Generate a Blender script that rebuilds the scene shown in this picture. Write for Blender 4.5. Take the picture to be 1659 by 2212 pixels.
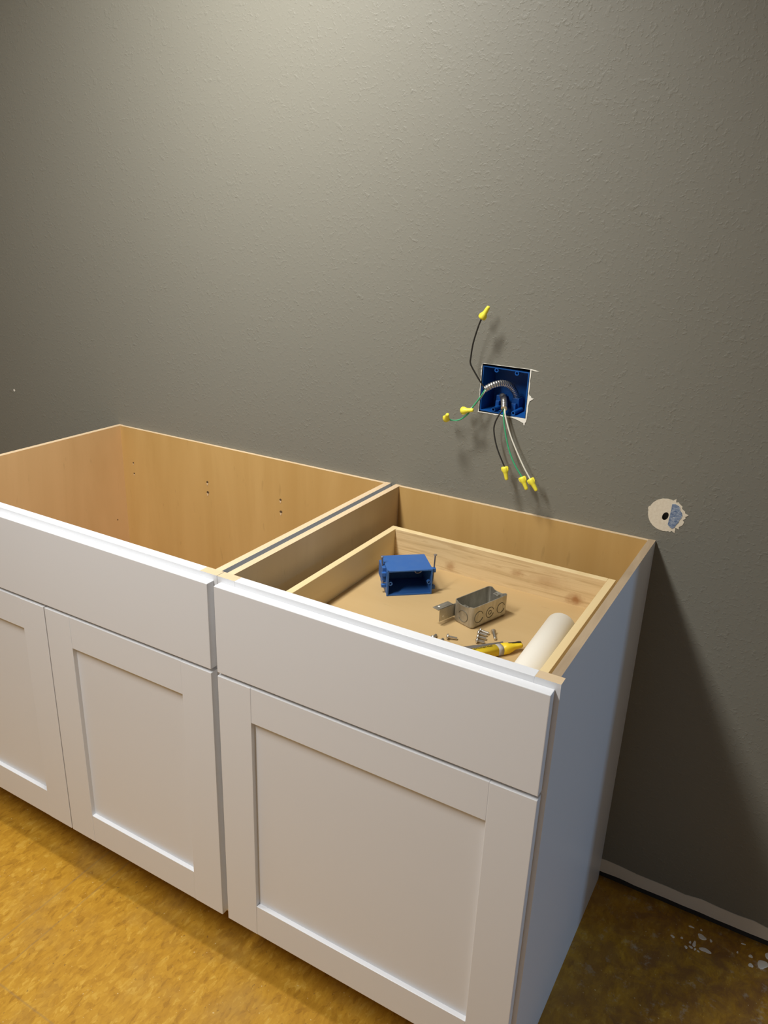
import bpy, bmesh, math, random
from mathutils import Vector, Matrix

sc = bpy.context.scene
for o in list(bpy.data.objects):
    bpy.data.objects.remove(o, do_unlink=True)
C = sc.collection

# ------------------------------------------------------------------ camera
cam_d = bpy.data.cameras.new('camera')
cam = bpy.data.objects.new('camera', cam_d)
C.objects.link(cam)
r_ = Vector((0.864169, 0.501946, 0.035512))
u_ = Vector((-0.2052, 0.287083, 0.935669))
f_ = Vector((-0.459461, 0.815864, -0.351088))
m = Matrix((r_, u_, -f_)).transposed().to_4x4()
m.translation = Vector((0.84188, -1.53517, 1.45993))
cam.matrix_world = m
cam_d.sensor_fit = 'HORIZONTAL'
cam_d.sensor_width = 36.0
cam_d.lens = 1695.449 / 1659 * 36.0
cam_d.clip_start = 0.02
sc.camera = cam

# ------------------------------------------------------------------ world and lamps
w = bpy.data.worlds.new('world')
sc.world = w
w.use_nodes = True
w.node_tree.nodes['Background'].inputs[0].default_value = (0.86, 0.92, 1.0, 1)
w.node_tree.nodes['Background'].inputs[1].default_value = 0.23


def area(name, loc, target, sx, sy, power, col, spread=180):
    d = bpy.data.lights.new(name, 'AREA')
    d.shape = 'RECTANGLE'
    d.size = sx
    d.size_y = sy
    d.energy = power
    d.color = col
    d.spread = math.radians(spread)
    o = bpy.data.objects.new(name, d)
    C.objects.link(o)
    o.location = loc
    if target is None:
        o.rotation_euler = (0, 0, 0)
    else:
        o.rotation_euler = (Vector(target) - Vector(loc)).to_track_quat('-Z', 'Y').to_euler()
    return o


# two fittings over the counter run (one aimed at the wall), one further back in the room, daylight from next door
area('wall_washer_light', (-0.23, -0.62, 2.44), (-0.55, 0.0, 0.95), 0.28, 0.28, 25, (1.0, 0.99, 0.965), 130)
area('room_tube_light', (-0.25, -1.72, 2.44), None, 0.20, 1.0, 35, (1.0, 1.0, 0.99), 170)
area('window_daylight', (4.15, 0.82, 1.15), (0.6, -0.3, 0.6), 0.28, 1.5, 22, (0.34, 0.62, 1.0))

sc.view_settings.view_transform = 'Standard'
sc.view_settings.look = 'None'
sc.view_settings.gamma = 1
sc.view_settings.use_curve_mapping = False
sc.view_settings.exposure = 0.0
sc.cycles.use_denoising = True
sc.cycles.max_bounces = 8
sc.cycles.diffuse_bounces = 5


# ------------------------------------------------------------------ materials
def mat(name, col=(0.8, 0.8, 0.8), rough=0.5, metal=0.0, spec=0.5):
    mt = bpy.data.materials.new(name)
    mt.use_nodes = True
    b = mt.node_tree.nodes['Principled BSDF']
    b.inputs['Base Color'].default_value = (*col, 1)
    b.inputs['Roughness'].default_value = rough
    b.inputs['Metallic'].default_value = metal
    b.inputs['Specular IOR Level'].default_value = spec
    return mt


class NT:
    def __init__(s, mt):
        s.t = mt.node_tree
        s.b = s.t.nodes['Principled BSDF']
        s.tc = s.t.nodes.new('ShaderNodeTexCoord')

    def n(s, typ, **kw):
        nd = s.t.nodes.new(typ)
        for k, v in kw.items():
            setattr(nd, k, v)
        return nd

    def l(s, a, b):
        s.t.links.new(a, b)

    def mapping(s, scale=(1, 1, 1), rot=(0, 0, 0), loc=(0, 0, 0), src='Object'):
        nd = s.n('ShaderNodeMapping')
        nd.inputs['Scale'].default_value = scale
        nd.inputs['Rotation'].default_value = rot
        nd.inputs['Location'].default_value = loc
        s.l(s.tc.outputs[src], nd.inputs['Vector'])
        return nd.outputs['Vector']

    def noise(s, vec, scale, detail=2.0, rough=0.5, dist=0.0):
        nd = s.n('ShaderNodeTexNoise')
        nd.inputs['Scale'].default_value = scale
        nd.inputs['Detail'].default_value = detail
        nd.inputs['Roughness'].default_value = rough
        nd.inputs['Distortion'].default_value = dist
        s.l(vec, nd.inputs['Vector'])
        return nd.outputs['Fac']

    def vor(s, vec, scale, feature='F1', out='Distance', rnd=1.0):
        nd = s.n('ShaderNodeTexVoronoi', feature=feature)
        nd.inputs['Scale'].default_value = scale
        nd.inputs['Randomness'].default_value = rnd
        s.l(vec, nd.inputs['Vector'])
        return nd.outputs[out]

    def ramp(s, fac, stops, interp='LINEAR'):
        nd = s.n('ShaderNodeValToRGB')
        nd.color_ramp.interpolation = interp
        e = nd.color_ramp.elements
        while len(e) > len(stops):
            e.remove(e[-1])
        while len(e) < len(stops):
            e.new(0.5)
        for i, (p, c) in enumerate(stops):
            e[i].position = p
            e[i].color = (*c, 1) if len(c) == 3 else c
        s.l(fac, nd.inputs['Fac'])
        return nd.outputs['Color']

    def mix(s, fac, a, b, mode='MIX'):
        nd = s.n('ShaderNodeMix', data_type='RGBA', blend_type=mode)
        for sock, v in ((nd.inputs[0], fac), (nd.inputs[6], a), (nd.inputs[7], b)):
            if hasattr(v, 'is_linked') or hasattr(v, 'links'):
                s.l(v, sock)
            elif isinstance(v, (int, float)):
                sock.default_value = v
            else:
                sock.default_value = (*v, 1)
        return nd.outputs[2]

    def math(s, op, a, b=0.0, clamp=False):
        nd = s.n('ShaderNodeMath', operation=op, use_clamp=clamp)
        for i, v in enumerate((a, b)):
            if isinstance(v, (int, float)):
                nd.inputs[i].default_value = v
            else:
                s.l(v, nd.inputs[i])
        return nd.outputs[0]

    def bump(s, h, strength=0.3, dist=0.002):
        nd = s.n('ShaderNodeBump')
        nd.inputs['Strength'].default_value = strength
        nd.inputs['Distance'].default_value = dist
        s.l(h, nd.inputs['Height'])
        s.l(nd.outputs['Normal'], s.b.inputs['Normal'])

    def col(s, c):
        s.l(c, s.b.inputs['Base Color'])


def wall_mat(name, base):
    mt = mat(name, base, 0.55, 0, 0.35)
    t = NT(mt)
    v = t.mapping()
    # sprayed drywall texture: small flattened blobs in clusters over a fine orange peel
    a = t.noise(v, 150, 2.0, 0.5, 0.25)
    blob = t.ramp(a, [(0.54, (0, 0, 0)), (0.68, (1, 1, 1))], 'EASE')
    b2 = t.noise(v, 70, 2.0, 0.5, 0.3)
    blob2 = t.ramp(b2, [(0.57, (0, 0, 0)), (0.70, (1, 1, 1))], 'EASE')
    cl = t.ramp(t.noise(v, 14, 3.0, 0.6), [(0.35, (0.35, 0.35, 0.35)), (0.65, (1, 1, 1))])
    fine = t.noise(v, 380, 2.0, 0.6)
    h = t.math('ADD', t.math('MULTIPLY', blob, 0.5), t.math('MULTIPLY', blob2, 0.55))
    h = t.math('ADD', t.math('MULTIPLY', h, cl), t.math('MULTIPLY', fine, 0.16))
    t.bump(h, 0.5, 0.0013)
    tint = t.noise(v, 1.3, 2.0)
    t.col(t.mix(tint, tuple(c * 0.96 for c in base), tuple(c * 1.04 for c in base)))
    return mt


def wood_mat(name, light, dark, axis, freq=14.0, stretch=0.06, rough=0.45, contrast=(0.35, 0.7), speck=True):
    mt = mat(name, light, rough, 0, 0.4)
    t = NT(mt)
    s = [1.0, 1.0, 1.0]
    s[axis] = stretch
    v = t.mapping(tuple(s))
    a = t.noise(v, freq, 4.0, 0.6, 0.6)
    c = t.ramp(a, [(contrast[0], light), (contrast[1], dark)])
    if speck:
        v2 = t.mapping(tuple(1.0 if i != axis else 0.25 for i in range(3)))
        b = t.noise(v2, 75, 2.0, 0.5)
        f = t.ramp(b, [(0.69, (0, 0, 0)), (0.76, (1, 1, 1))])
        c = t.mix(t.math('MULTIPLY', f, 0.22), c, tuple(x * 0.55 for x in dark))
    t.col(c)
    return mt


M = {}
M['wall'] = wall_mat('wall_paint', (0.200, 0.192, 0.156))
M['wall_plain'] = mat('wall_paint_plain', (0.50, 0.51, 0.53), 0.7)
M['ceiling'] = mat('ceiling_paint', (0.60, 0.59, 0.57), 0.8)
M['white'] = mat('white_cabinet_paint', (0.775, 0.785, 0.80), 0.34, 0, 0.45)
M['maple'] = wood_mat('maple_ply_interior', (0.57, 0.365, 0.135), (0.50, 0.305, 0.10), 2, 9, 0.12)
M['maple_y'] = wood_mat('maple_ply_side', (0.66, 0.43, 0.205), (0.57, 0.36, 0.16), 2, 7, 0.2)
M['maple_b'] = wood_mat('maple_ply_lighting_tint', (0.68, 0.53, 0.33), (0.60, 0.45, 0.26), 2, 7, 0.2)  # maple greyed in colour to stand for different light in this cabinet
M['edge'] = wood_mat('raw_wood_edge', (0.70, 0.54, 0.345), (0.62, 0.45, 0.265), 0, 30, 0.3, 0.6)
M['edge_y'] = wood_mat('plywood_edge', (0.74, 0.57, 0.36), (0.60, 0.43, 0.26), 1, 26, 0.12, 0.7)
M['edge_brown'] = wood_mat('dull_brown_plywood_edge', (0.46, 0.345, 0.22), (0.34, 0.245, 0.15), 1, 30, 0.15, 0.8)  # darker, duller brown for the top edge of the rightmost panel
M['drawer_wood'] = wood_mat('drawer_wood', (0.80, 0.65, 0.37), (0.73, 0.56, 0.29), 1, 18, 0.08, 0.45, speck=False)
M['drawer_base'] = wood_mat('drawer_base_ply', (0.55, 0.385, 0.185), (0.51, 0.345, 0.155), 0, 6, 0.3, 0.45)

# drawer back: streaky board with a few knots
mt = mat('knotty_drawer_back', (0.7, 0.5, 0.3), 0.5)
t = NT(mt)
v = t.mapping((0.05, 1, 1))
v1 = t.mapping((1, 1, 1))
a = t.noise(v, 75, 5.0, 0.6, 1.2)
c = t.ramp(a, [(0.28, (0.48, 0.335, 0.16)), (0.42, (0.66, 0.485, 0.255)), (0.56, (0.74, 0.565, 0.315)), (0.66, (0.58, 0.41, 0.205)), (0.78, (0.70, 0.52, 0.28))])
wob = t.noise(v1, 45, 3.0, 0.6)
for kx, kz, kr, st in ((0.208, 0.757, 0.015, 0.6), (0.362, 0.781, 0.016, 0.7), (0.425, 0.777, 0.028, 0.4), (0.487, 0.757, 0.020, 0.95)):
    vm = t.n('ShaderNodeVectorMath', operation='DISTANCE')
    mp = t.mapping((0.55 if kr > 0.021 else 0.8, 0, 1.25))
    t.l(mp, vm.inputs[0])
    vm.inputs[1].default_value = ((kx - 0.305) * (0.55 if kr > 0.021 else 0.8), 0, (kz - 0.7775) * 1.25)
    d = t.math('ADD', vm.outputs['Value'], t.math('MULTIPLY', t.math('SUBTRACT', wob, 0.5), 0.03))
    f = t.ramp(d, [(0.0, (1, 1, 1)), (kr, (0, 0, 0))])
    c = t.mix(t.math('MULTIPLY', f, st), c, (0.36, 0.17, 0.06))
t.col(c)
M['knotty'] = mt

# floor: yellowed flake board with scuffs, seams and pale spatters
mt = mat('flake_board_floor', (0.6, 0.35, 0.1), 0.42, 0, 0.4)
t = NT(mt)


def warped(vec, amt, sc_):
    nz = t.n('ShaderNodeTexNoise')
    nz.inputs['Scale'].default_value = sc_
    nz.inputs['Detail'].default_value = 3
    t.l(vec, nz.inputs['Vector'])
    a_ = t.n('ShaderNodeVectorMath', operation='SCALE')
    a_.inputs['Scale'].default_value = amt
    t.l(nz.outputs['Color'], a_.inputs[0])
    b_ = t.n('ShaderNodeVectorMath', operation='ADD')
    t.l(vec, b_.inputs[0])
    t.l(a_.outputs[0], b_.inputs[1])
    return b_.outputs[0]


v = warped(t.mapping((1, 0.42, 1)), 0.012, 90)
vd = warped(t.mapping((1, 0.55, 1), rot=(0, 0, 0.5)), 0.016, 60)
c1 = t.vor(v, 150, out='Color')
c2 = t.vor(vd, 80, out='Color')
g1 = t.n('ShaderNodeSeparateColor'); t.l(c1, g1.inputs[0])
g2 = t.n('ShaderNodeSeparateColor'); t.l(c2, g2.inputs[0])
n1 = t.noise(v, 50, 8.0, 0.74, 1.4)
f = t.math('ADD', t.math('MULTIPLY', g1.outputs[0], 0.17), t.math('MULTIPLY', g2.outputs[0], 0.20))
f = t.math('ADD', f, t.math('MULTIPLY', n1, 0.64))
c = t.ramp(f, [(0.22, (0.31, 0.145, 0.014)), (0.42, (0.485, 0.245, 0.022)), (0.60, (0.57, 0.305, 0.030)), (0.80, (0.70, 0.44, 0.08))])
big = t.noise(t.mapping(), 5.5, 4.0, 0.6)
c = t.mix(t.ramp(big, [(0.50, (0, 0, 0)), (0.75, (0.55, 0.55, 0.55))]), c, (0.40, 0.24, 0.07))
# worn, stained strip right of the cabinets
sx = t.n('ShaderNodeSeparateXYZ'); t.l(t.mapping(), sx.inputs[0])
wear = t.n('ShaderNodeMapRange'); wear.inputs['From Min'].default_value = 0.45; wear.inputs['From Max'].default_value = 0.75
t.l(sx.outputs[0], wear.inputs['Value'])
st = t.noise(t.mapping(), 16, 6.0, 0.7, 0.5)
stain = t.ramp(st, [(0.40, (0.85, 0.85, 0.85)), (0.62, (0, 0, 0))])
c = t.mix(t.math('MULTIPLY', stain, wear.outputs[0]), c, (0.25, 0.115, 0.038))
pl = t.noise(t.mapping(), 30, 5.0, 0.7)
pale = t.ramp(pl, [(0.58, (0, 0, 0)), (0.72, (0.7, 0.7, 0.7))])
c = t.mix(t.math('MULTIPLY', pale, wear.outputs[0]), c, (0.55, 0.48, 0.36))
# dark and pale specks
sp = t.noise(t.mapping((1, 0.6, 1)), 130, 2.0, 0.5)
c = t.mix(t.ramp(sp, [(0.68, (0, 0, 0)), (0.75, (0.7, 0.7, 0.7))]), c, (0.22, 0.11, 0.03))
sp2 = t.noise(t.mapping(loc=(3, 1, 0)), 160, 2.0, 0.5)
c = t.mix(t.ramp(sp2, [(0.71, (0, 0, 0)), (0.76, (0.8, 0.8, 0.8))]), c, (0.80, 0.66, 0.36))
# board seams: two along the wall-to-room direction, one across
for ax, pos, wd in ((0, -0.437, 0.0022), (0, -0.372, 0.0010), (1, -0.912, 0.0016)):
    d = t.math('ABSOLUTE', t.math('SUBTRACT', sx.outputs[ax], pos))
    d = t.math('ADD', d, t.math('MULTIPLY', n1, 0.0016))
    ff = t.ramp(d, [(wd * 0.6, (0.5, 0.5, 0.5)), (wd * 1.8, (0, 0, 0))])
    c = t.mix(ff, c, (0.26, 0.18, 0.09))
t.col(c)
t.bump(n1, 0.25, 0.001)
M['floor'] = mt

M['gypsum'] = mat('bare_gypsum', (0.80, 0.74, 0.60), 0.9, 0, 0.2)
t = NT(M['gypsum'])
a = t.noise(t.mapping(), 220, 3.0)
t.col(t.ramp(a, [(0.3, (0.72, 0.63, 0.48)), (0.7, (0.80, 0.72, 0.57))]))
t.bump(a, 0.3, 0.0006)
M['gypsum_white'] = mat('torn_gypsum_paper', (0.86, 0.83, 0.74), 0.9, 0, 0.2)
M['strip'] = mat('unpainted_wall_strip', (0.66, 0.60, 0.50), 0.9, 0, 0.2)
M['mesh_tape'] = mat('blue_scraped_paint', (0.2, 0.3, 0.5), 0.8)
t = NT(M['mesh_tape'])
vv = t.mapping((1, 1, 1), rot=(0, 0.10, 0))
wn = t.n('ShaderNodeTexWave', bands_direction='Z')
wn.inputs['Scale'].default_value = 130
wn.inputs['Distortion'].default_value = 7.0
wn.inputs['Detail'].default_value = 2.0
t.l(vv, wn.inputs['Vector'])
nn = t.noise(t.mapping(), 130, 3.0)
ff = t.math('ADD', t.math('MULTIPLY', wn.outputs['Fac'], 0.38), t.math('MULTIPLY', nn, 0.85))
t.col(t.ramp(ff, [(0.35, (0.06, 0.10, 0.20)), (0.62, (0.16, 0.23, 0.36)), (0.95, (0.60, 0.62, 0.60))]))
M['blue'] = mat('blue_box_plastic', (0.045, 0.155, 0.46), 0.42, 0, 0.4)
t = NT(M['blue'])
a = t.noise(t.mapping(), 50, 3.0)
t.col(t.ramp(a, [(0.3, (0.028, 0.120, 0.38)), (0.75, (0.042, 0.135, 0.38))]))
M['blue_deep'] = mat('blue_wall_box_plastic', (0.006, 0.085, 0.33), 0.4, 0, 0.4)
M['galv'] = mat('galvanised_steel', (0.50, 0.48, 0.43), 0.42, 0.85, 0.5)
t = NT(M['galv'])
a = t.noise(t.mapping((1, 1, 0.35)), 70, 4.0, 0.6, 0.5)
t.col(t.ramp(a, [(0.3, (0.36, 0.34, 0.29)), (0.7, (0.58, 0.56, 0.50))]))
t.l(t.ramp(a, [(0.3, (0.34, 0.34, 0.34)), (0.7, (0.5, 0.5, 0.5))]), t.b.inputs['Roughness'])
M['galv_line'] = mat('knockout_groove', (0.16, 0.145, 0.11), 0.6, 0.6)
M['steel'] = mat('bright_steel', (0.66, 0.62, 0.55), 0.3, 0.9)
M['dull_steel'] = mat('dull_steel', (0.36, 0.34, 0.32), 0.4, 0.8)
M['conduit'] = mat('armoured_steel', (0.62, 0.60, 0.56), 0.3, 0.9)
M['yellow'] = mat('yellow_plastic', (0.94, 0.84, 0.07), 0.4, 0, 0.4)
M['tool_yellow'] = mat('yellow_tool_plastic', (0.84, 0.60, 0.025), 0.4, 0, 0.45)
M['band'] = mat('grey_rubber_band', (0.40, 0.38, 0.35), 0.6)
M['black'] = mat('black_insulation', (0.022, 0.020, 0.016), 0.45)
M['green'] = mat('green_insulation', (0.05, 0.36, 0.16), 0.4)
M['wire_white'] = mat('white_insulation', (0.74, 0.71, 0.60), 0.4)
M['pvc'] = mat('white_pipe_plastic', (0.84, 0.80, 0.70), 0.5, 0, 0.3)
M['dark'] = mat('gap_shade', (0.03, 0.028, 0.025), 0.9)
M['hole_grey'] = mat('grey_hole_interior', (0.16, 0.155, 0.14), 0.9)
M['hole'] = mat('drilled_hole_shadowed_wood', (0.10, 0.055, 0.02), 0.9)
M['ink'] = mat('black_ink', (0.02, 0.018, 0.015), 0.6)
M['chip'] = mat('dried_white_paint', (0.90, 0.84, 0.74), 0.7)
M['grey_gap'] = mat('grey_panel_face', (0.55, 0.55, 0.56), 0.6)
M['toe'] = mat('toe_board', (0.16, 0.10, 0.05), 0.8)  # board colour darkened to deepen the shade under the doors


# ------------------------------------------------------------------ builders
def new_bm():
    return bmesh.new()


def box(bm, x0, x1, y0, y1, z0, z1, bev=0.0, mi=0):
    vs = [bm.verts.new((x, y, z)) for x in (x0, x1) for y in (y0, y1) for z in (z0, z1)]
    idx = [(0, 1, 3, 2), (4, 6, 7, 5), (0, 4, 5, 1), (2, 3, 7, 6), (0, 2, 6, 4), (1, 5, 7, 3)]
    fs = [bm.faces.new([vs[i] for i in q]) for q in idx]
    for f in fs:
        f.material_index = mi
    if bev > 0:
        es = list({e for f in fs for e in f.edges})
        bmesh.ops.bevel(bm, geom=es, offset=bev, segments=2, affect='EDGES', profile=0.5)
    return vs


def frame_of(d):
    d = d.normalized()
    a = Vector((0, 0, 1)) if abs(d.z) < 0.9 else Vector((1, 0, 0))
    x = d.cross(a).normalized()
    return x, d.cross(x).normalized(), d


def lathe(bm, p0, d, prof, seg=20, sx=1.0, caps=True, xdir=None):
    """rings along direction d from p0; prof = [(dist, radius), ...]"""
    x, y, d = frame_of(d)
    if xdir is not None:
        x = (xdir - d * xdir.dot(d)).normalized()
        y = d.cross(x)
    rings = []
    for s, r in prof:
        rings.append([bm.verts.new(p0 + d * s + x * (r * sx * math.cos(2 * math.pi * k / seg)) + y * (r * math.sin(2 * math.pi * k / seg))) for k in range(seg)])
    for a, b in zip(rings, rings[1:]):
        for k in range(seg):
            bm.faces.new((a[k], a[(k + 1) % seg], b[(k + 1) % seg], b[k])).smooth = True
    if caps:
        bm.faces.new(rings[0][::-1])
        bm.faces.new(rings[-1])
    return rings


def catmull(pts, n=8):
    P = [Vector(p) for p in pts]
    P = [P[0] * 2 - P[1]] + P + [P[-1] * 2 - P[-2]]
    out = []
    for i in range(1, len(P) - 2):
        p0, p1, p2, p3 = P[i - 1:i + 3]
        for k in range(n):
            t = k / n
            out.append(0.5 * ((2 * p1) + (-p0 + p2) * t + (2 * p0 - 5 * p1 + 4 * p2 - p3) * t * t + (-p0 + 3 * p1 - 3 * p2 + p3) * t ** 3))
    out.append(P[-2].copy())
    return out


def tube(bm, pts, rad, seg=10, caps=True):
    """rad: number or function of arclength"""
    n = len(pts)
    tang = [(pts[min(i + 1, n - 1)] - pts[max(i - 1, 0)]).normalized() for i in range(n)]
    x = frame_of(tang[0])[0]
    rings = []
    s = 0.0
    for i, p in enumerate(pts):
        if i:
            s += (p - pts[i - 1]).length
        x = (x - tang[i] * x.dot(tang[i])).normalized()
        y = tang[i].cross(x)
        r = rad(s) if callable(rad) else rad
        rings.append([bm.verts.new(p + x * (r * math.cos(2 * math.pi * k / seg)) + y * (r * math.sin(2 * math.pi * k / seg))) for k in range(seg)])
    for a, b in zip(rings, rings[1:]):
        for k in range(seg):
            bm.faces.new((a[k], a[(k + 1) % seg], b[(k + 1) % seg], b[k])).smooth = True
    if caps:
        bm.faces.new(rings[0][::-1])
        bm.faces.new(rings[-1])


def prism(bm, poly, z0, z1, axis=2):
    """extrude a closed 2D outline between z0 and z1 along axis (2: z, 1: y)"""
    def P(a, b, h):
        return (a, b, h) if axis == 2 else (a, h, b)
    lo = [bm.verts.new(P(a, b, z0)) for a, b in poly]
    hi = [bm.verts.new(P(a, b, z1)) for a, b in poly]
    n = len(poly)
    for i in range(n):
        bm.faces.new((lo[i], lo[(i + 1) % n], hi[(i + 1) % n], hi[i]))
    bm.faces.new(lo[::-1])
    bm.faces.new(hi)


WL = {}


def obj(name, bm, mats, parent=None, org=None):
    """link bm (in world coordinates) as one mesh object with its origin at org"""
    bmesh.ops.recalc_face_normals(bm, faces=bm.faces[:])
    if org is None:
        xs = [v.co for v in bm.verts]
        org = Vector([(min(c[i] for c in xs) + max(c[i] for c in xs)) / 2 for i in range(3)])
        if parent is None:
            org.z = min(c.z for c in xs)
    org = Vector(org)
    bmesh.ops.translate(bm, verts=bm.verts[:], vec=-org)
    me = bpy.data.meshes.new(name)
    bm.to_mesh(me)
    bm.free()
    for k in (mats if isinstance(mats, (list, tuple)) else [mats]):
        me.materials.append(M[k])
    o = bpy.data.objects.new(name, me)
    C.objects.link(o)
    WL[o.name] = org
    if parent is not None:
        o.parent = parent
        o.location = org - WL[parent.name]
    else:
        o.location = org
    return o


def thing(name, label, cat, loc, group=None):
    o = bpy.data.objects.new(name, None)
    o.empty_display_size = 0.05
    C.objects.link(o)
    o.location = loc
    WL[o.name] = Vector(loc)
    return tag(o, label, cat, group)


def tag(o, label, cat, group=None):
    o['label'] = label
    o['category'] = cat
    if group:
        o['group'] = group
    return o


def struct(name, bm, mats, parent=None, org=None):
    o = obj(name, bm, mats, parent, org)
    if parent is None:
        o['kind'] = 'structure'
    return o


# ------------------------------------------------------------------ the setting
CEIL = 2.45
b = new_bm()
box(b, -3.0, 4.6, -3.4, 2.0, -0.05, 0.0)
struct('floor', b, 'floor', org=(0, 0, 0))
b = new_bm()
box(b, -3.0, 4.6, -3.4, 2.0, CEIL, CEIL + 0.05)
struct('ceiling', b, 'ceiling')

# back wall: drywall sheet with a cut-out for the switch box and a drilled hole
WX1 = 1.15
WZ0 = 0.026
hx = [(0.2005, 0.3068, 1.0785, 1.1815), (0.600, 0.625, 0.918, 0.944)]
b = new_bm()
xs = sorted({-3.0, WX1, *[h[0] for h in hx], *[h[1] for h in hx]})
zs = sorted({WZ0, CEIL, *[h[2] for h in hx], *[h[3] for h in hx]})
for x0, x1 in zip(xs, xs[1:]):
    for z0, z1 in zip(zs, zs[1:]):
        cx, cz = (x0 + x1) / 2, (z0 + z1) / 2
        if any(h[0] < cx < h[1] and h[2] < cz < h[3] for h in hx):
            continue
        box(b, x0, x1, 0.0, 0.0127, z0, z1)
bmesh.ops.remove_doubles(b, verts=b.verts[:], dist=1e-5)
box(b, -3.0, WX1, 0.105, 0.12, 0.0, CEIL)
box(b, WX1 - 0.012, WX1, 0.0127, 0.105, 0.0, CEIL)
box(b, -3.0, WX1 - 0.012, 0.0135, 0.105, 0.0, 0.03, mi=1)  # near-black block paints the shade in the gap under the wall sheet
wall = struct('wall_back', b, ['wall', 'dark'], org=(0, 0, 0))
b = new_bm()
box(b, -3.05, -3.0, -3.4, 0.12, 0, CEIL)
struct('wall_left', b, 'wall_plain')
b = new_bm()
box(b, -3.05, 4.6, -3.45, -3.4, 0, CEIL)
struct('wall_front', b, 'wall_plain')

# bare strip at the foot of the wall, where a baseboard once sat
random.seed(4)
b = new_bm()
n = 60
up, lo = [], []
for i in range(n + 1):
    x = -1.0 + (WX1 + 1.0) * i / n
    wob = 0.0018 * math.sin(x * 23) + 0.0014 * math.sin(x * 61 + 1) + random.uniform(-0.0012, 0.0012)
    up.append((x, 0.0605 + wob))
    lo.append((x, 0.0275 + random.uniform(-0.0015, 0.0015)))
prism(b, up + lo[::-1], -0.0018, 0.0, axis=1)
struct('bare_wall_strip_1', b, 'strip')

# torn paper round the box cut-out (part of the wall)
b = new_bm()
random.seed(11)


def ragged(x0, z0, x1, z1, steps, amp):
    return [(x0 + (x1 - x0) * i / steps + random.uniform(-amp, amp), z0 + (z1 - z0) * i / steps + random.uniform(-amp, amp)) for i in range(steps)]


inner = [(0.2008, 1.0788), (0.3065, 1.0788), (0.3065, 1.1812), (0.2008, 1.1812)]
outer = []
outer += ragged(0.1990, 1.0772, 0.245, 1.0768, 8, 0.0008)
outer += ragged(0.245, 1.0768, 0.283, 1.0758, 7, 0.0008)
outer += [(0.290, 1.0735), (0.298, 1.0705), (0.303, 1.0690), (0.3035, 1.0655), (0.3055, 1.0640), (0.3062, 1.0660), (0.3060, 1.0690), (0.3085, 1.0730)]
outer += ragged(0.3092, 1.078, 0.3098, 1.112, 6, 0.0006)
outer += [(0.3115, 1.1165), (0.3160, 1.1195), (0.3195, 1.1225), (0.3150, 1.1235), (0.3132, 1.1270), (0.3100, 1.1285)]
outer += ragged(0.3085, 1.132, 0.3085, 1.178, 7, 0.0006)
outer += [(0.3090, 1.1800), (0.3180, 1.1788), (0.3255, 1.1792), (0.3180, 1.1806), (0.3090, 1.1822)]
outer += ragged(0.304, 1.1819, 0.210, 1.1817, 22, 0.0004)
outer += ragged(0.2035, 1.1819, 0.1996, 1.1800, 2, 0.0004)
outer += ragged(0.1998, 1.178, 0.1998, 1.080, 24, 0.0007)


def sheet(b, outer, inner, y0, y1):
    """flat ragged sheet with a hole, given thickness from y0 to y1"""
    def ring(pts):
        vs = [b.verts.new((x, y0, z)) for x, z in pts]
        return [b.edges.new((vs[i], vs[(i + 1) % len(vs)])) for i in range(len(vs))]
    es = ring(outer) + ring(inner)
    g = bmesh.ops.triangle_fill(b, edges=es, use_beauty=True, use_dissolve=False)
    fs = [f for f in g['geom'] if isinstance(f, bmesh.types.BMFace)]
    ex = bmesh.ops.extrude_face_region(b, geom=fs)
    bmesh.ops.translate(b, verts=[v for v in ex['geom'] if isinstance(v, bmesh.types.BMVert)], vec=(0, y1 - y0, 0))


sheet(b, outer, inner, -0.0009, 0.0002)
te = obj('torn_paper_edge', b, 'gypsum_white', wall)
te['label'] = 'torn white paper edge round the box opening'

# bare round patch with its drilled hole
b = new_bm()
random.seed(5)
cx, cz, R = 0.6125, 0.9325, 0.0335
outer = []
for i in range(64):
    a = 2 * math.pi * i / 64
    r = R
    right = math.cos(a)
    if right > 0.35:
        r = R * (0.98 + 0.17 * (right - 0.35)) + random.choice((-0.0035, -0.001, 0.0, 0.001, 0.0015, 0.003, 0.006)) + random.uniform(-0.0008, 0.0008)
    else:
        r = R + random.uniform(-0.0003, 0.0003)
    if i in (29, 30):
        r += 0.002
    outer.append((cx + r * math.cos(a), cz + r * math.sin(a)))
hin = [(0.6125 + 0.0058 * math.cos(-2 * math.pi * i / 24) + 0.0016 * math.sin(-2 * math.pi * i / 24), 0.9300 + 0.0085 * math.sin(-2 * math.pi * i / 24)) for i in range(24)]
sheet(b, outer, hin, -0.0007, 0.0002)
pt = obj('bare_patch', b, 'gypsum', wall)
pt['label'] = 'round bare cream patch with a drilled hole'
b = new_bm()
prism(b, [(0.6215, 0.9575), (0.627, 0.9585), (0.634, 0.9560), (0.637, 0.9530), (0.6375, 0.9480), (0.6420, 0.9430), (0.6435, 0.938), (0.6425, 0.932),
          (0.6400, 0.9285), (0.6385, 0.9220), (0.6355, 0.9175), (0.6325, 0.9100), (0.6290, 0.9075), (0.6240, 0.9100), (0.6195, 0.9140), (0.6200, 0.9220), (0.6205, 0.932), (0.6212, 0.946)], -0.0013, -0.0006, axis=1)
bt = obj('blue_residue', b, 'mesh_tape', wall)
bt['label'] = 'blue streaky scraped area on the patch'
# wall hole behind the patch
b = new_bm()
box(b, 0.598, 0.627, 0.0135, 0.016, 0.915, 0.947)
obj('hole_backing', b, 'hole_grey', wall)
b = new_bm()
lathe(b, Vector((-1.368, -0.0006, 0.912)), Vector((0, 1, 0)), [(0, 0.004), (0.001, 0.003)], 9)
obj('nail_hole', b, 'gypsum_white', wall)

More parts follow.
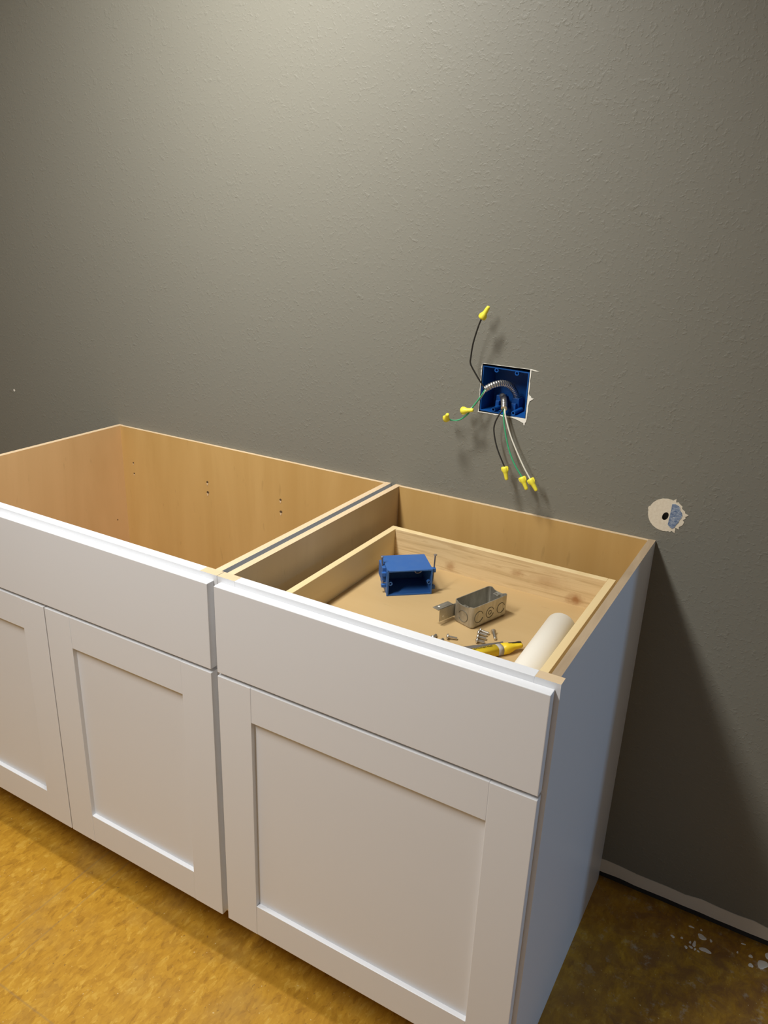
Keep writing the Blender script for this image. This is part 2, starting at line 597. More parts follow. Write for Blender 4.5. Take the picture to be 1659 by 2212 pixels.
# dried paint drips on the floor by the wall
random.seed(21)
drips = [(0.8198, -0.0245, 5, 2.2), (0.8405, -0.0220, 2.5, 2.0), (0.8449, -0.0401, 9, 6), (0.789, -0.0732, 4, 3), (0.8069, -0.0663, 2.2, 3.2), (0.8335, -0.068, 3.6, 7),
         (0.8249, -0.0684, 2.5, 3), (0.8193, -0.0863, 3, 3.5), (0.8285, -0.0806, 4, 2.6), (0.8566, -0.072, 10, 6), (0.8372, -0.0812, 2, 3), (0.8442, -0.083, 2.4, 2),
         (0.8638, -0.04, 2.6, 3.5), (0.9261, -0.0105, 4, 1.8), (0.918, -0.04, 2, 2.4), (0.9439, -0.0351, 3.4, 4.5), (0.9466, -0.0591, 4, 5.5), (0.9683, -0.0437, 9, 12), (0.9771, -0.0129, 6, 9)]
for i, (x, y, rx, ry) in enumerate(drips):
    b = new_bm()
    rx *= 0.0011
    ry *= 0.0011
    n = 14
    ph = random.uniform(0, 6)
    o1 = []
    for k in range(n):
        a = 2 * math.pi * k / n
        q = 1 + 0.18 * math.sin(2 * a + ph) + 0.12 * math.sin(3 * a + 2 * ph)
        o1.append((x + rx * q * math.cos(a), y + ry * q * math.sin(a)))
    lo = [b.verts.new((p[0], p[1], 0.0)) for p in o1]
    hi = [b.verts.new((x + (p[0] - x) * 0.8, y + (p[1] - y) * 0.8, 0.0011)) for p in o1]
    for k in range(n):
        b.faces.new((lo[k], lo[(k + 1) % n], hi[(k + 1) % n], hi[k]))
    b.faces.new(hi)
    b.faces.new(lo[::-1])
    o = obj('paint_drip', b, 'chip')
    tag(o, 'dried white paint drip on the bare floor near the wall base', 'paint drip', 'paint drips on the floor')

# ------------------------------------------------------------------ cabinets
H = 0.876
D = 0.614          # front of face frame
TF = 0.019         # frame thickness
YF = -0.632        # front of doors and drawer faces
ZD = 0.1208        # bottom of doors
ZB = 0.114         # toe height
FW = 0.038         # stile width
PT = 0.014


def slab(name, x0, x1, z0, z1, parent, y0=YF, y1=-D, mat_='white', bev=0.0012):
    b = new_bm()
    box(b, x0, x1, y0, y1, z0, z1, bev)
    return obj(name, b, mat_, parent)


def door(x0, x1, z0, z1, parent, label=None):
    """shaker door: recessed panel carrying two stiles and two rails"""
    sw = 0.0738
    b = new_bm()
    box(b, x0 + sw - 0.008, x1 - sw + 0.008, YF + 0.0095, -D - 0.003, z0 + sw - 0.008, z1 - sw + 0.008)
    d = obj('door', b, 'white', parent)
    if label:
        d['label'] = label
    slab('stile', x0, x0 + sw, z0, z1, d, bev=0.0009)
    slab('stile', x1 - sw, x1, z0, z1, d, bev=0.0009)
    slab('rail', x0 + sw, x1 - sw, z0, z0 + sw - 0.001, d, y0=YF + 0.0004, bev=0.0009)
    slab('rail', x0 + sw, x1 - sw, z1 - sw + 0.002, z1, d, y0=YF + 0.0004, bev=0.0009)
    return d


def carcass(c, xl, xr, gl, gr, ply):
    """open-topped box: sides, back, bottom, face frame, toe board"""
    for s, (x0, x1) in (('l', (xl + gl, xl + gl + PT)), ('r', (xr - gr - PT, xr - gr))):
        # side panel outline with the toe notch cut out of the lower front corner
        b = new_bm()
        poly = [(-0.0, 0.0), (-0.0, H), (-(D - TF), H), (-(D - TF), ZB), (-0.535, ZB), (-0.535, 0.0)]
        lo = [b.verts.new((x0, y, z)) for y, z in poly]
        hi = [b.verts.new((x1, y, z)) for y, z in poly]
        n = len(poly)
        for i in range(n):
            f = b.faces.new((lo[i], lo[(i + 1) % n], hi[(i + 1) % n], hi[i]))
            f.material_index = 2 if i == 1 else 1
        fl = b.faces.new(lo[::-1])
        fh = b.faces.new(hi)
        fl.material_index = 0 if s == 'r' else 1
        fh.material_index = 1 if s == 'r' else 0
        obj('side_panel', b, [ply, 'white', 'edge_brown' if (s == 'r' and xr > 0.3) else 'edge_y'], c)
    xi0, xi1 = xl + gl + PT, xr - gr - PT
    b = new_bm()
    box(b, xi0, xi1, -0.010, -0.0005, ZB, H - 0.0005)
    for f in b.faces:
        if f.normal.z > 0.5 or all(v.co.z > H - 0.01 for v in f.verts):
            f.material_index = 1
    obj('back_panel', b, ['maple', 'edge'], c)
    b = new_bm()
    box(b, xi0, xi1, -(D - TF), -0.010, ZB, ZB + 0.012)
    obj('bottom_panel', b, 'maple_y', c)
    b = new_bm()
    box(b, xi0, xi1, -0.535, -0.520, 0.0, ZB)
    obj('toe_board', b, 'toe', c)
    # face frame: stiles show raw end grain on top, rails are painted
    for x0, x1 in ((xl, xl + FW), (xr - FW, xr)):
        b = new_bm()
        box(b, x0, x1, -D, -(D - TF), ZB, H)
        for f in b.faces:
            if all(v.co.z > H - 1e-4 for v in f.verts):
                f.material_index = 1
        obj('frame_stile', b, ['white', 'edge'], c)
    for z0, z1 in ((H - 0.038, H), (0.678, 0.716), (ZB, ZB + 0.03)):
        b = new_bm()
        box(b, xl + FW, xr - FW, -D, -(D - TF), z0, z1, 0.0006)
        obj('frame_rail', b, 'white', c)


XL = -0.9144
XR = 0.609
REV = 0.0074
ZDT, ZDB, ZT = 0.866, 0.697, 0.690
sink = thing('sink_base_cabinet', 'wider empty white cabinet on the left, open on top, with two shaker doors', 'cabinet', (XL / 2, -0.31, 0), 'white base cabinets along the wall')
carcass(sink, XL, -0.0005, 0.0065, 0.0055, 'maple_y')
slab('false_drawer_front', XL + REV, -REV, ZDB, ZDT, sink)
door(-0.4545, -REV, ZD, ZT, sink)
door(XL + REV, -0.4575, ZD, ZT, sink)
# screw holes through the back, each with a splintered lip
for x, z, r in ((-0.8523, 0.7722, 0.0022), (-0.852, 0.7401, 0.0024), (-0.5718, 0.7687, 0.0032), (-0.5718, 0.7394, 0.0036), (-0.3241, 0.770, 0.0030), (-0.3231, 0.7371, 0.0036)):
    b = new_bm()
    lathe(b, Vector((x, -0.0104, z)), Vector((0, 1, 0)), [(0, r), (0.0008, r)], 10, 1.2)
    obj('screw_hole', b, 'hole', sink)
    b = new_bm()
    prism(b, [(x - r, z - r * 0.8), (x + r * 0.8, z - r), (x + r * 0.2, z - r * 3.1), (x - r * 0.4, z - r * 2.6)], -0.0108, -0.0098, axis=1)
    obj('splinter', b, 'edge', sink)
b = new_bm()
lathe(b, Vector((XL + 0.0065 + PT - 0.0005, -0.049, 0.599)), Vector((1, 0, 0)), [(0, 0.002), (0.0009, 0.002)], 8)
obj('screw_hole', b, 'hole', sink)

base = thing('drawer_base_cabinet', 'narrower white cabinet on the right with a full drawer over one door', 'cabinet', (XR / 2, -0.31, 0), 'white base cabinets along the wall')
carcass(base, 0.0005, XR, 0.0062, 0.0065, 'maple_b')
door(REV, XR - REV, ZD, ZT, base)
# the drawer: base board, sides, back, box front, white face
DX0, DX1, DY0, DY1, DZ = 0.054, 0.556, -0.6135, -0.092, 0.743
b = new_bm()
box(b, DX0 + 0.006, DX1 - 0.006, -0.586, DY1 - 0.006, DZ - 0.006, DZ)
dr = obj('drawer', b, 'drawer_base', base)
dr['label'] = 'wooden drawer, nearly closed'
dw = 0.0145
for x0, x1 in ((DX0, DX0 + dw), (DX1 - dw, DX1)):
    b = new_bm()
    box(b, x0, x1, -0.586, DY1, DZ - 0.016, 0.812, 0.0008)
    obj('drawer_side', b, 'drawer_wood', dr)
b = new_bm()
box(b, DX0 + dw, DX1 - dw, DY1 - 0.0155, DY1, DZ - 0.016, 0.812, 0.0008)
for f in b.faces:
    if f.normal.z > 0.9 or all(v.co.z > 0.8118 for v in f.verts):
        f.material_index = 1
obj('drawer_back', b, ['knotty', 'drawer_wood'], dr, org=(0.305, DY1, 0.7775))
b = new_bm()
box(b, DX0 + dw, DX1 - dw, -0.586, -0.572, DZ - 0.016, 0.812, 0.0008)
obj('drawer_box_front', b, 'drawer_wood', dr)
fc = slab('drawer_face', REV, XR - REV, ZDB, ZDT, dr)
fc['label'] = 'plain white drawer face'
for x in (DX0 - 0.011, DX1 + 0.0015):
    b = new_bm()
    box(b, x, x + 0.0095, -0.58, -0.03, 0.748, 0.772, 0.001)
    obj('drawer_slide', b, 'dull_steel', base)

# ------------------------------------------------------------------ things lying in the drawer
Z0 = DZ + 0.0002


def local(cx, cy, yaw):
    u = Vector((math.cos(yaw), math.sin(yaw), 0))
    v = Vector((-math.sin(yaw), math.cos(yaw), 0))
    return lambda a, b_, z: Vector((cx, cy, Z0)) + u * a + v * b_ + Vector((0, 0, z))


def map_bm(b, fn):
    for v in b.verts:
        v.co = fn(v.co.x, v.co.y, v.co.z)


# blue plastic single box on its side, opening towards the drawer front
BL, BW, BH = 0.0925, 0.0775, 0.0553
P = local(0.1525, -0.2855, 0.705)
root = thing('outlet_box', 'loose blue plastic box with nails, lying on its side in the drawer', 'electrical box', P(BL / 2, BW / 2, 0))
b = new_bm()
tw = 0.0028
for q in ((0, BL, 0, BW, 0, tw), (0, BL, 0, BW, BH - tw, BH), (0, tw, 0, BW, tw, BH - tw), (BL - tw, BL, 0, BW, tw, BH - tw), (tw, BL - tw, BW - tw, BW, tw, BH - tw)):
    box(b, *q)
bmesh.ops.remove_doubles(b, verts=b.verts[:], dist=1e-6)
# raised front lip along the top edge and small corner ribs
box(b, 0.008, BL - 0.010, -0.0012, 0.002, BH - 0.0022, BH + 0.0004)
box(b, -0.0012, 0.002, -0.0006, 0.0035, 0, BH)
map_bm(b, P)
obj('box_shell', b, 'blue', root)
for a0 in (0.0028, BL - 0.0028):
    b = new_bm()
    sgn = 1 if a0 < 0.02 else -1
    seg = 14
    ro, ri = 0.0042, 0.0022
    c0 = a0 + sgn * 0.0036
    rg = []
    for rr, yy in ((ri, 0.001), (ro, 0.001), (ro, 0.007), (ri, 0.007)):
        rg.append([b.verts.new((c0 + rr * math.cos(2 * math.pi * k / seg), yy, BH * 0.48 + rr * math.sin(2 * math.pi * k / seg))) for k in range(seg)])
    for i in range(4):
        A, B = rg[i], rg[(i + 1) % 4]
        for k in range(seg):
            b.faces.new((A[k], A[(k + 1) % seg], B[(k + 1) % seg], B[k]))
    map_bm(b, P)
    obj('screw_ear', b, 'blue', root)
# nail lugs and nails
for side, av, bv, z_lo, z_hi in (('l', -0.0048, 0.020, -0.0, 0.074), ('r', BL + 0.0045, 0.014, 0.036, 0.080)):
    b = new_bm()
    for zz in ((0.012, 0.018), (0.036, 0.044)) if side == 'l' else ((BH - 0.012, BH - 0.003), (0.006, 0.014)):
        b = new_bm()
        box(b, av - 0.0042, av + 0.0046, bv - 0.004, bv + 0.004, *zz, 0.0006)
        map_bm(b, P)
        obj('nail_lug', b, 'blue', root)
    if side == 'l':
        b = new_bm()
        box(b, av - 0.002, av + 0.005, bv + 0.004, bv + 0.045, 0.020, 0.052, 0.001)
        map_bm(b, P)
        obj('stud_flange', b, 'blue', root)
    b = new_bm()
    if side == 'l':
        lathe(b, Vector((av, bv, 0.0095)), Vector((0.0, 0.36, 1)), [(0, 0.0004), (0.004, 0.0016), (0.062, 0.0016), (0.0622, 0.0036), (0.0636, 0.0036)], 10)
    else:
        lathe(b, Vector((av, bv, 0.012)), Vector((0.05, 0.05, 1)), [(0, 0.0004), (0.004, 0.0015), (0.0665, 0.0015), (0.067, 0.0036), (0.0684, 0.0036)], 10)
    map_bm(b, P)
    obj('nail', b, 'dull_steel', root)
b = new_bm()
pts = catmull([(0.060, 0.018, BH - 0.003), (0.060, 0.018, BH - 0.012), (0.066, 0.020, BH - 0.016), (0.073, 0.020, BH - 0.013), (0.074, 0.02, BH - 0.009)], 5)
tube(b, pts, 0.0012, 6)
map_bm(b, P)
obj('cable_clip', b, 'dull_steel', root)

# galvanised steel box standing on its back with a side bracket
ML, MW, MH = 0.1000, 0.0490, 0.0440
P = local(0.3535, -0.3175, 1.240)
root = thing('steel_outlet_box', 'galvanised steel box with round knockouts and a side bracket', 'electrical box', P(ML / 2, MW / 2, 0))


def rrect(x0, x1, y0, y1, r, n=5):
    out = []
    for cx_, cy_, a0 in ((x1 - r, y1 - r, 0), (x0 + r, y1 - r, 90), (x0 + r, y0 + r, 180), (x1 - r, y0 + r, 270)):
        for k in range(n + 1):
            a = math.radians(a0 + 90 * k / n)
            out.append((cx_ + r * math.cos(a), cy_ + r * math.sin(a)))
    dense = []
    for k in range(len(out)):
        p, q = Vector(out[k]), Vector(out[(k + 1) % len(out)])
        n_ = 14 if (q - p).length > 0.01 else 1
        dense += [tuple(p.lerp(q, i_ / n_)) for i_ in range(n_)]
    return dense


b = new_bm()
th = 0.0016
R0 = 0.007
levels = [(rrect(0.004, ML - 0.004, 0.004, MW - 0.004, R0 - 0.003), 0.0), (rrect(0.001, ML - 0.001, 0.001, MW - 0.001, R0), 0.0012), (rrect(0, ML, 0, MW, R0), 0.004),
          (rrect(0, ML, 0, MW, R0), 'rim'), (rrect(th, ML - th, th, MW - th, R0 - th), 'rim'), (rrect(th, ML - th, th, MW - th, R0 - th), th * 1.5)]


def rim(x, y):
    # the short ends are notched: low in the middle, raised at the corners
    d = min(abs(x), abs(ML - x))
    z = MH
    if d < 0.010:
        k = (y - MW / 2) / (MW / 2)
        z -= 0.0042 * max(0, 1 - (abs(k) / 0.66) ** 4) * (1 - d / 0.010) ** 0.3
    return z


rings = []
for pts, z in levels:
    rings.append([b.verts.new((x, y, rim(x, y) if z == 'rim' else z)) for x, y in pts])
# denser short ends for the notch: subdivide later by the rounded corners' own points
nn_ = len(rings[0])
for A, B in zip(rings, rings[1:]):
    for k in range(nn_):
        b.faces.new((A[k], A[(k + 1) % nn_], B[(k + 1) % nn_], B[k]))
b.faces.new(rings[0][::-1])
b.faces.new(rings[-1])
map_bm(b, P)
obj('box_shell', b, 'galv', root)
# knockouts: slim rings pressed into the walls
def knock(cx_, cz_, face, r=0.0105, gap=0.35):
    b = new_bm()
    pts = []
    for k in range(25):
        a = gap + (2 * math.pi - 2 * gap) * k / 24
        if face == 'long':
            pts.append(Vector((cx_ + r * math.cos(a), -0.0001, cz_ + r * math.sin(a))))
        else:
            pts.append(Vector((-0.0001, cx_ + r * math.cos(a), cz_ + r * math.sin(a))))
    tube(b, pts, 0.0007, 6)
    map_bm(b, P)
    return obj('knockout', b, 'galv_line', root)


for cx_, rr in ((0.018, 0.0115), (0.049, 0.0105), (0.080, 0.0105)):
    knock(cx_, 0.0215, 'long', rr)
knock(0.049, 0.0215, 'long', 0.004, 0.2)
knock(MW / 2 - 0.001, 0.0190, 'short', 0.0115)
for a0, sgn in ((th, 1), (ML - th, -1)):
    b = new_bm()
    x0, x1 = sorted((a0, a0 + sgn * 0.009))
    box(b, x0, x1, MW / 2 - 0.006, MW / 2 + 0.006, MH - 0.0080, MH - 0.0066, 0.0004)
    map_bm(b, P)
    obj('cover_tab', b, 'galv', root)
    b = new_bm()
    lathe(b, Vector((a0 + sgn * 0.0055, MW / 2, MH - 0.0066)), Vector((0, 0, 1)), [(0, 0.0022), (0.0004, 0.0020)], 10)
    map_bm(b, P)
    obj('tab_hole', b, 'galv_line', root)
# bracket on the far long side, reaching past the near-left end
b = new_bm()
box(b, -0.037, ML * 0.9, MW, MW + 0.0016, 0.008, MH - 0.010, 0.0004)
box(b, -0.041, 0.0, MW, MW + 0.016, MH - 0.0115, MH - 0.010, 0.0004)
map_bm(b, P)
br = obj('bracket', b, 'galv', root)
for q in ((-0.030, MW + 0.010, MH - 0.0099, (0, 0, 1)), (-0.028, MW - 0.0001, 0.017, (0, -1, 0))):
    b = new_bm()
    lathe(b, Vector(q[:3]), Vector(q[3]), [(0, 0.0022), (0.0003, 0.0021)], 10)
    map_bm(b, P)
    obj('nail_slot', b, 'pvc', br)

# white pipe offcut
b = new_bm()
A, B = Vector((0.5050, -0.262, Z0 + 0.0281)), Vector((0.5125, -0.535, Z0 + 0.0281))
d = (B - A).normalized()
L = (B - A).length
rg = [lathe(b, A, d, [(0.002, 0.0258), (0.0, 0.0268), (0.0012, 0.0280), (L - 0.001, 0.0280), (L, 0.0272), (L, 0.0245), (0.002, 0.0245)], 40, caps=False)]
tag(obj('plastic_pipe', b, 'pvc'), 'white plastic pipe offcut lying along the drawer right side', 'pipe')

# machine screws
def screw(h, tip, label, zc=0.7452, tilt=0.0):
    h = Vector((h[0], h[1], zc))
    tp = Vector((tip[0], tip[1], zc - tilt))
    d = tp - h
    L = d.length
    d.normalize()
    rt = thing('machine_screw', label, 'screw', (h.x, h.y, Z0), 'loose screws in the drawer')
    b = new_bm()
    n = 34
    prof = []
    for i in range(n + 1):
        s = 0.0028 + (L - 0.0028) * i / n
        prof.append((s, 0.0027 if i % 2 else 0.0023))
    prof.append((L + 0.0004, 0.0018))
    lathe(b, h, d, prof, 12)
    obj('shank', b, 'steel', rt)
    b = new_bm()
    lathe(b, h, d, [(0.0, 0.0016), (0.0004, 0.0036), (0.0013, 0.0050), (0.0028, 0.0053), (0.0033, 0.0053)], 16)
    hd = obj('screw_head', b, 'steel', rt)
    b = new_bm()
    lathe(b, h - d * 0.0001, d, [(0.0, 0.0011), (0.0003, 0.0011)], 4, 2.2)
    obj('drive_slot', b, 'ink', hd)


ZS = Z0 + 0.0054
screw((0.3285, -0.3741), (0.3463, -0.3663), 'single whole screw lying left of the others in the drawer', ZS, 0.0026)
screw((0.3788, -0.3566), (0.3936, -0.3507), 'screw of the cluster lying nearest the yellow pen', ZS, 0.0026)
screw((0.3747, -0.3432), (0.3914, -0.3375), 'screw second nearest the yellow pen in the cluster', ZS, 0.0026)
screw((0.3699, -0.3290), (0.3875, -0.3248), 'third screw back from the yellow pen, close to the steel box corner', ZS, 0.0026)
screw((0.3692, -0.3185), (0.3880, -0.3165), 'rearmost screw of the cluster, against the steel box', ZS, 0.0026)
screw((0.3925, -0.3065), (0.4059, -0.3290), 'rightmost screw of the cluster, pointing towards the drawer front', ZS, 0.0026)
screw((0.3106, -0.3960), (0.3088, -0.3765), 'leftmost screw, almost hidden behind the white cabinet front', ZS, 0.0026)
screw((0.3282, -0.4010), (0.3262, -0.3830), 'screw tip barely showing beside the single whole screw', ZS, 0.0026)

# yellow tester pen
A, B = Vector((0.3650, -0.4530, Z0)), Vector((0.4590, -0.3340, Z0))
ax = (B - A).normalized()
sd = Vector((-ax.y, ax.x, 0))
TL = (B - A).length
root = thing('tester_pen', 'yellow pen shaped tester with a grey band and black lettering', 'tool', A + ax * TL / 2)


def hull(b, secs, n=16, p=3.2):
    """superellipse sections: (s, half width, z low, z high)"""
    rings = []
    for s, hw, zl, zh in secs:
        rg = []
        for k in range(n):
            a = 2 * math.pi * k / n
            cs, sn = math.cos(a), math.sin(a)
            e = 2 / p
            xx = hw * math.copysign(abs(cs) ** e, cs)
            zz = (zl + zh) / 2 + (zh - zl) / 2 * math.copysign(abs(sn) ** e, sn)
            rg.append(b.verts.new(A + ax * s + sd * xx + Vector((0, 0, zz))))
        rings.append(rg)
    for R1, R2 in zip(rings, rings[1:]):
        for k in range(n):
            b.faces.new((R1[k], R1[(k + 1) % n], R2[(k + 1) % n], R2[k])).smooth = True
    b.faces.new(rings[0][::-1])
    b.faces.new(rings[-1])


b = new_bm()
hull(b, [(0, 0.007, 0.001, 0.014), (0.004, 0.0095, 0.0, 0.0165), (TL - 0.052, 0.0100, 0, 0.0180)])
body = obj('pen_body', b, 'tool_yellow', root)
b = new_bm()
hull(b, [(TL - 0.052, 0.0102, 0, 0.0182), (TL - 0.042, 0.0102, 0, 0.0182)])
obj('grip_band', b, 'band', root)
b = new_bm()
hull(b, [(TL - 0.042, 0.0100, 0, 0.0180), (TL - 0.030, 0.0098, 0.0, 0.0178), (TL - 0.022, 0.0085, 0.003, 0.0165), (TL - 0.016, 0.0064, 0.005, 0.0150), (TL - 0.010, 0.0060, 0.0055, 0.0148), (TL - 0.003, 0.0058, 0.006, 0.0145), (TL, 0.0040, 0.0075, 0.0130)])
obj('pen_tip', b, 'tool_yellow', root)
b = new_bm()
hull(b, [(TL - 0.027, 0.0009, 0.0165, 0.0184), (TL - 0.013, 0.0011, 0.0148, 0.0166), (TL - 0.006, 0.0024, 0.0138, 0.0164), (TL - 0.001, 0.0022, 0.0130, 0.0155)], 10)
for v in b.verts:
    v.co += sd * 0.003
obj('pocket_clip', b, 'ink', root)
# lettering on the upper face
fd = bpy.data.curves.new('lettering', 'FONT')
fd.body = 'Commercial'
fd.size = 0.0082
fd.extrude = 0.00015
fd.align_x = 'LEFT'
tmp = bpy.data.objects.new('lettering_tmp', fd)
C.objects.link(tmp)
dg = bpy.context.evaluated_depsgraph_get()
me = bpy.data.meshes.new_from_object(tmp.evaluated_get(dg))
bpy.data.objects.remove(tmp, do_unlink=True)
b = new_bm()
b.from_mesh(me)
bpy.data.meshes.remove(me)
wmax = max(v.co.x for v in b.verts)
k = 0.043 / wmax
s0 = TL - 0.103
for v in b.verts:
    v.co = A + ax * (s0 + v.co.x * k) + sd * (0.0005 + v.co.y * 0.85) + Vector((0, 0, 0.01815 + v.co.z))
box(b, -0.002, 0.002, -0.002, 0.002, 0, 0.0003)
for v in b.verts[-8:] if hasattr(b.verts, '__getitem__') and not b.verts.ensure_lookup_table() else []:
    v.co = A + ax * (s0 - 0.006 + v.co.x) + sd * (0.003 + v.co.y) + Vector((0, 0, 0.0180 + v.co.z))
tx = obj('lettering', b, 'ink', body)

# grey steel blade lying behind the pen
b = new_bm()
secs = [((0.3300, -0.4400), (0.3420, -0.4560), 0.005), ((0.3715, -0.3965), (0.3800, -0.4080), 0.004), ((0.4285, -0.3335), (0.4300, -0.3355), 0.002)]
rings = []
for p0, p1, hgt in secs:
    p0, p1 = Vector((*p0, Z0)) + sd * 0.011, Vector((*p1, Z0)) + sd * 0.011
    mid = (p0 + p1) / 2
    rings.append([b.verts.new(v) for v in (p0, p1, p1 + Vector((0, 0, hgt * 0.5)), mid + Vector((0, 0, hgt)), p0 + Vector((0, 0, hgt * 0.5)))])
for R1, R2 in zip(rings, rings[1:]):
    for k in range(5):
        b.faces.new((R1[k], R1[(k + 1) % 5], R2[(k + 1) % 5], R2[k]))
b.faces.new(rings[0])
b.faces.new(rings[-1][::-1])
tag(obj('metal_scribe', b, 'dull_steel'), 'pointed grey steel blade tucked behind the yellow tester pen', 'tool')

# ------------------------------------------------------------------ wall box and its cables
BX0, BX1, BZ0, BZ1 = 0.2015, 0.3040, 1.0810, 1.1768
YB0, YB1 = 0.0025, 0.074
tilt = -0.0012      # box sits very slightly low on the right
root = thing('wall_switch_box', 'blue plastic double switch box set into the grey wall', 'electrical box', ((BX0 + BX1) / 2, YB0, BZ0))
b = new_bm()
tw = 0.0022


def skew(b):
    for v in b.verts:
        v.co.z += tilt * (v.co.x - BX0) / (BX1 - BX0) * 2


for q in ((BX0, BX1, YB0, YB1, BZ0, BZ0 + tw), (BX0, BX1, YB0, YB1, BZ1 - tw, BZ1), (BX0, BX0 + tw, YB0, YB1, BZ0 + tw, BZ1 - tw), (BX1 - tw, BX1, YB0, YB1, BZ0 + tw, BZ1 - tw), (BX0 + tw, BX1 - tw, YB1 - tw, YB1, BZ0 + tw, BZ1 - tw)):
    box(b, *q)
bmesh.ops.remove_doubles(b, verts=b.verts[:], dist=1e-6)
skew(b)
obj('box_shell', b, 'blue_deep', root)
for x in (0.2323, 0.2775):
    for z, top in ((BZ1 - 0.0058, True), (BZ0 + 0.0065, False)):
        b = new_bm()
        seg = 16
        ro, ri = 0.0046, 0.0026
        y1 = 0.010 if top else 0.050
        rg = []
        for rr, yy in ((ri, YB0 - 0.0004), (ro, YB0 - 0.0004), (ro, y1), (ri, y1)):
            rg.append([b.verts.new((x + rr * math.cos(2 * math.pi * k / seg), yy, z + rr * math.sin(2 * math.pi * k / seg))) for k in range(seg)])
        for i in range(4):
            A_, B_ = rg[i], rg[(i + 1) % 4]
            for k in range(seg):
                b.faces.new((A_[k], A_[(k + 1) % seg], B_[(k + 1) % seg], B_[k]))
        skew(b)
        obj('screw_boss', b, 'blue_deep', root)
# cable entry tabs low in the box
for x0, x1 in ((0.222, 0.236), (0.258, 0.274)):
    b = new_bm()
    box(b, x0, x1, 0.040, 0.066, BZ0 + tw, BZ0 + 0.030, 0.0008)
    box(b, x0 + 0.003, x1 - 0.003, 0.030, 0.040, BZ0 + tw, BZ0 + 0.020, 0.0008)
    skew(b)
    obj('cable_tab', b, 'blue_deep', root)


def wire_nut(p0, p1, parent, wing=None):
    """winged twist connector: open base at p0, blunt tip at p1"""
    p0, p1 = Vector(p0), Vector(p1)
    d = p1 - p0
    L = 0.029
    d.normalize()
    if wing is None:
        wing = d.cross(Vector((0.2, -1, 0.3))).normalized()
    b = new_bm()
    lathe(b, p0, d, [(0.0, 0.0040), (0.0002, 0.0066), (0.004, 0.0070), (0.0090, 0.0068), (0.0125, 0.0054), (0.015, 0.0047), (L - 0.003, 0.0039), (L - 0.001, 0.0034), (L, 0.0018)], 18, xdir=wing)
    # the two wings
    x = (wing - d * wing.dot(d)).normalized()
    y = d.cross(x)
    for s in (1, -1):
        prof = [(0.0005, 0.005), (0.0005, 0.0074), (0.003, 0.0084), (0.0075, 0.0080), (0.0135, 0.0046)]
        vs = []
        for side in (-1, 1):
            vs.append([b.verts.new(p0 + d * a + x * (s * q) + y * (side * 0.0013)) for a, q in prof])
        n = len(prof)
        b.faces.new(vs[0])
        b.faces.new(vs[1][::-1])
        for k in range(n):
            b.faces.new((vs[0][k], vs[0][(k + 1) % n], vs[1][(k + 1) % n], vs[1][k]))
    o = obj('wire_connector', b, 'yellow', parent)
    o['label'] = 'yellow winged twist-on connector'
    return o


def cable(label, cpts, wires):
    rt = thing('armoured_cable', label, 'cable', cpts[0], 'cables in the wall box')
    pts = catmull(cpts, 40)
    # even out the spacing so that the ridges are regular
    dense = [pts[0]]
    for p in pts[1:]:
        if (p - dense[-1]).length > 0.00045:
            dense.append(p)
    b = new_bm()
    tube(b, dense, lambda s: 0.0057 + 0.0012 * abs(math.sin(math.pi * s / 0.0052)) ** 0.7, 14)
    obj('conduit', b, 'conduit', rt)
    for m_, wp, n0, n1, lb, wing in wires:
        b = new_bm()
        tube(b, catmull(wp, 10), 0.00165, 8)
        wo = obj('wire', b, m_, rt)
        wo['label'] = lb
        wire_nut(n0, n1, wo, wing)
    return rt


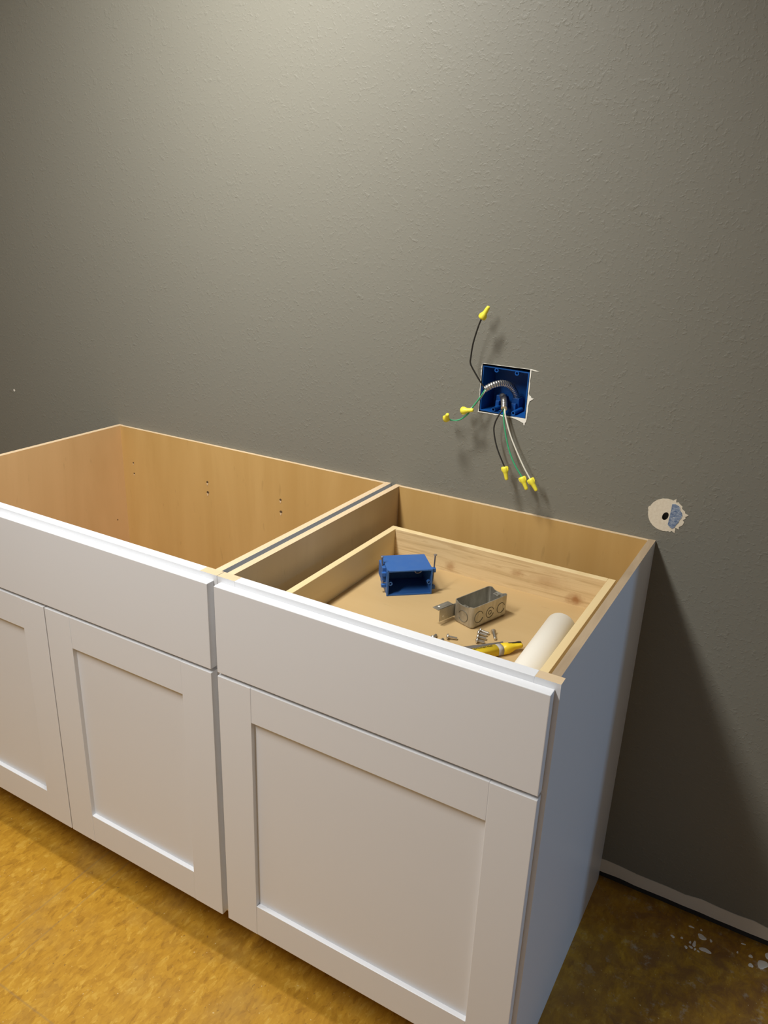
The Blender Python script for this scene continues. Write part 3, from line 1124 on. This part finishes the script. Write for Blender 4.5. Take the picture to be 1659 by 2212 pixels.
cable('upper armoured cable curving left out of the blue wall box, one black wire upright',
      [(0.2640, 0.070, 1.0920), (0.2640, 0.060, 1.1000), (0.2628, 0.046, 1.1180), (0.2566, 0.028, 1.1365), (0.2452, 0.008, 1.1440), (0.2321, -0.010, 1.1412), (0.2191, -0.0208, 1.1320)],
      [('black', [(0.2201, -0.0197, 1.1326), (0.2074, -0.0247, 1.1497), (0.1902, -0.0285, 1.1750), (0.1857, -0.0296, 1.1852), (0.1861, -0.0301, 1.1958), (0.1897, -0.0318, 1.2248), (0.1991, -0.0340, 1.2594), (0.2062, -0.0351, 1.2782)],
        (0.2052, -0.0351, 1.2766), (0.2196, -0.0362, 1.3014), 'black wire standing upright', Vector((1, 0.2, -0.5))),
       ('green', [(0.2196, -0.0197, 1.1311), (0.2107, -0.0252, 1.1131), (0.1997, -0.0301, 1.0946), (0.1934, -0.0329, 1.0823), (0.1852, -0.0346, 1.0723), (0.1728, -0.0362, 1.0628), (0.1576, -0.0384, 1.0598), (0.1476, -0.0430, 1.0632)],
        (0.1435, -0.0410, 1.0602), (0.1596, -0.0660, 1.0814), 'green wire bending left', Vector((1, 0, -0.25))),
       ('wire_white', [(0.2209, -0.0197, 1.1301), (0.2099, -0.0230, 1.1106), (0.1952, -0.0241, 1.0909), (0.1816, -0.0252, 1.0788), (0.1751, -0.0301, 1.0786), (0.1773, -0.0356, 1.0832)],
        (0.1763, -0.0356, 1.0832), (0.2047, -0.0384, 1.0891), 'white wire looping behind its connector', Vector((0.0222, -0.1704, -1.2581)))])
cable('lower armoured cable bending down out of the blue wall box, three wires hanging',
      [(0.2300, 0.062, 1.1000), (0.2320, 0.050, 1.1075), (0.2435, 0.025, 1.1105), (0.2563, 0.000, 1.1050), (0.2630, -0.0153, 1.0962)],
      [('black', [(0.2627, -0.0136, 1.0977), (0.2568, -0.0197, 1.0863), (0.2499, -0.0241, 1.0673), (0.2495, -0.0263, 1.0478), (0.2612, -0.0296, 1.0143), (0.2831, -0.0329, 0.9767)],
        (0.2827, -0.0329, 0.9784), (0.2898, -0.0346, 0.9546), 'black wire hanging on the left', Vector((1.0100, -0.1154, 0.2265))),
       ('green', [(0.2633, -0.0136, 1.0979), (0.2655, -0.0197, 1.0808), (0.2733, -0.0247, 1.0533), (0.2858, -0.0301, 1.0208), (0.3032, -0.0356, 0.9910), (0.3262, -0.0395, 0.9640)],
        (0.3247, -0.0395, 0.9658), (0.3381, -0.0417, 0.9427), 'green wire hanging in the middle', Vector((1, 0, 0.6))),
       ('wire_white', [(0.2639, -0.0136, 1.0981), (0.2701, -0.0208, 1.0817), (0.2858, -0.0263, 1.0478), (0.3042, -0.0318, 1.0183), (0.3257, -0.0373, 0.9876), (0.3450, -0.0406, 0.9631)],
        (0.3433, -0.0406, 0.9657), (0.3606, -0.0428, 0.9435), 'white wire hanging on the right', Vector((1, 0, 0.7)))])
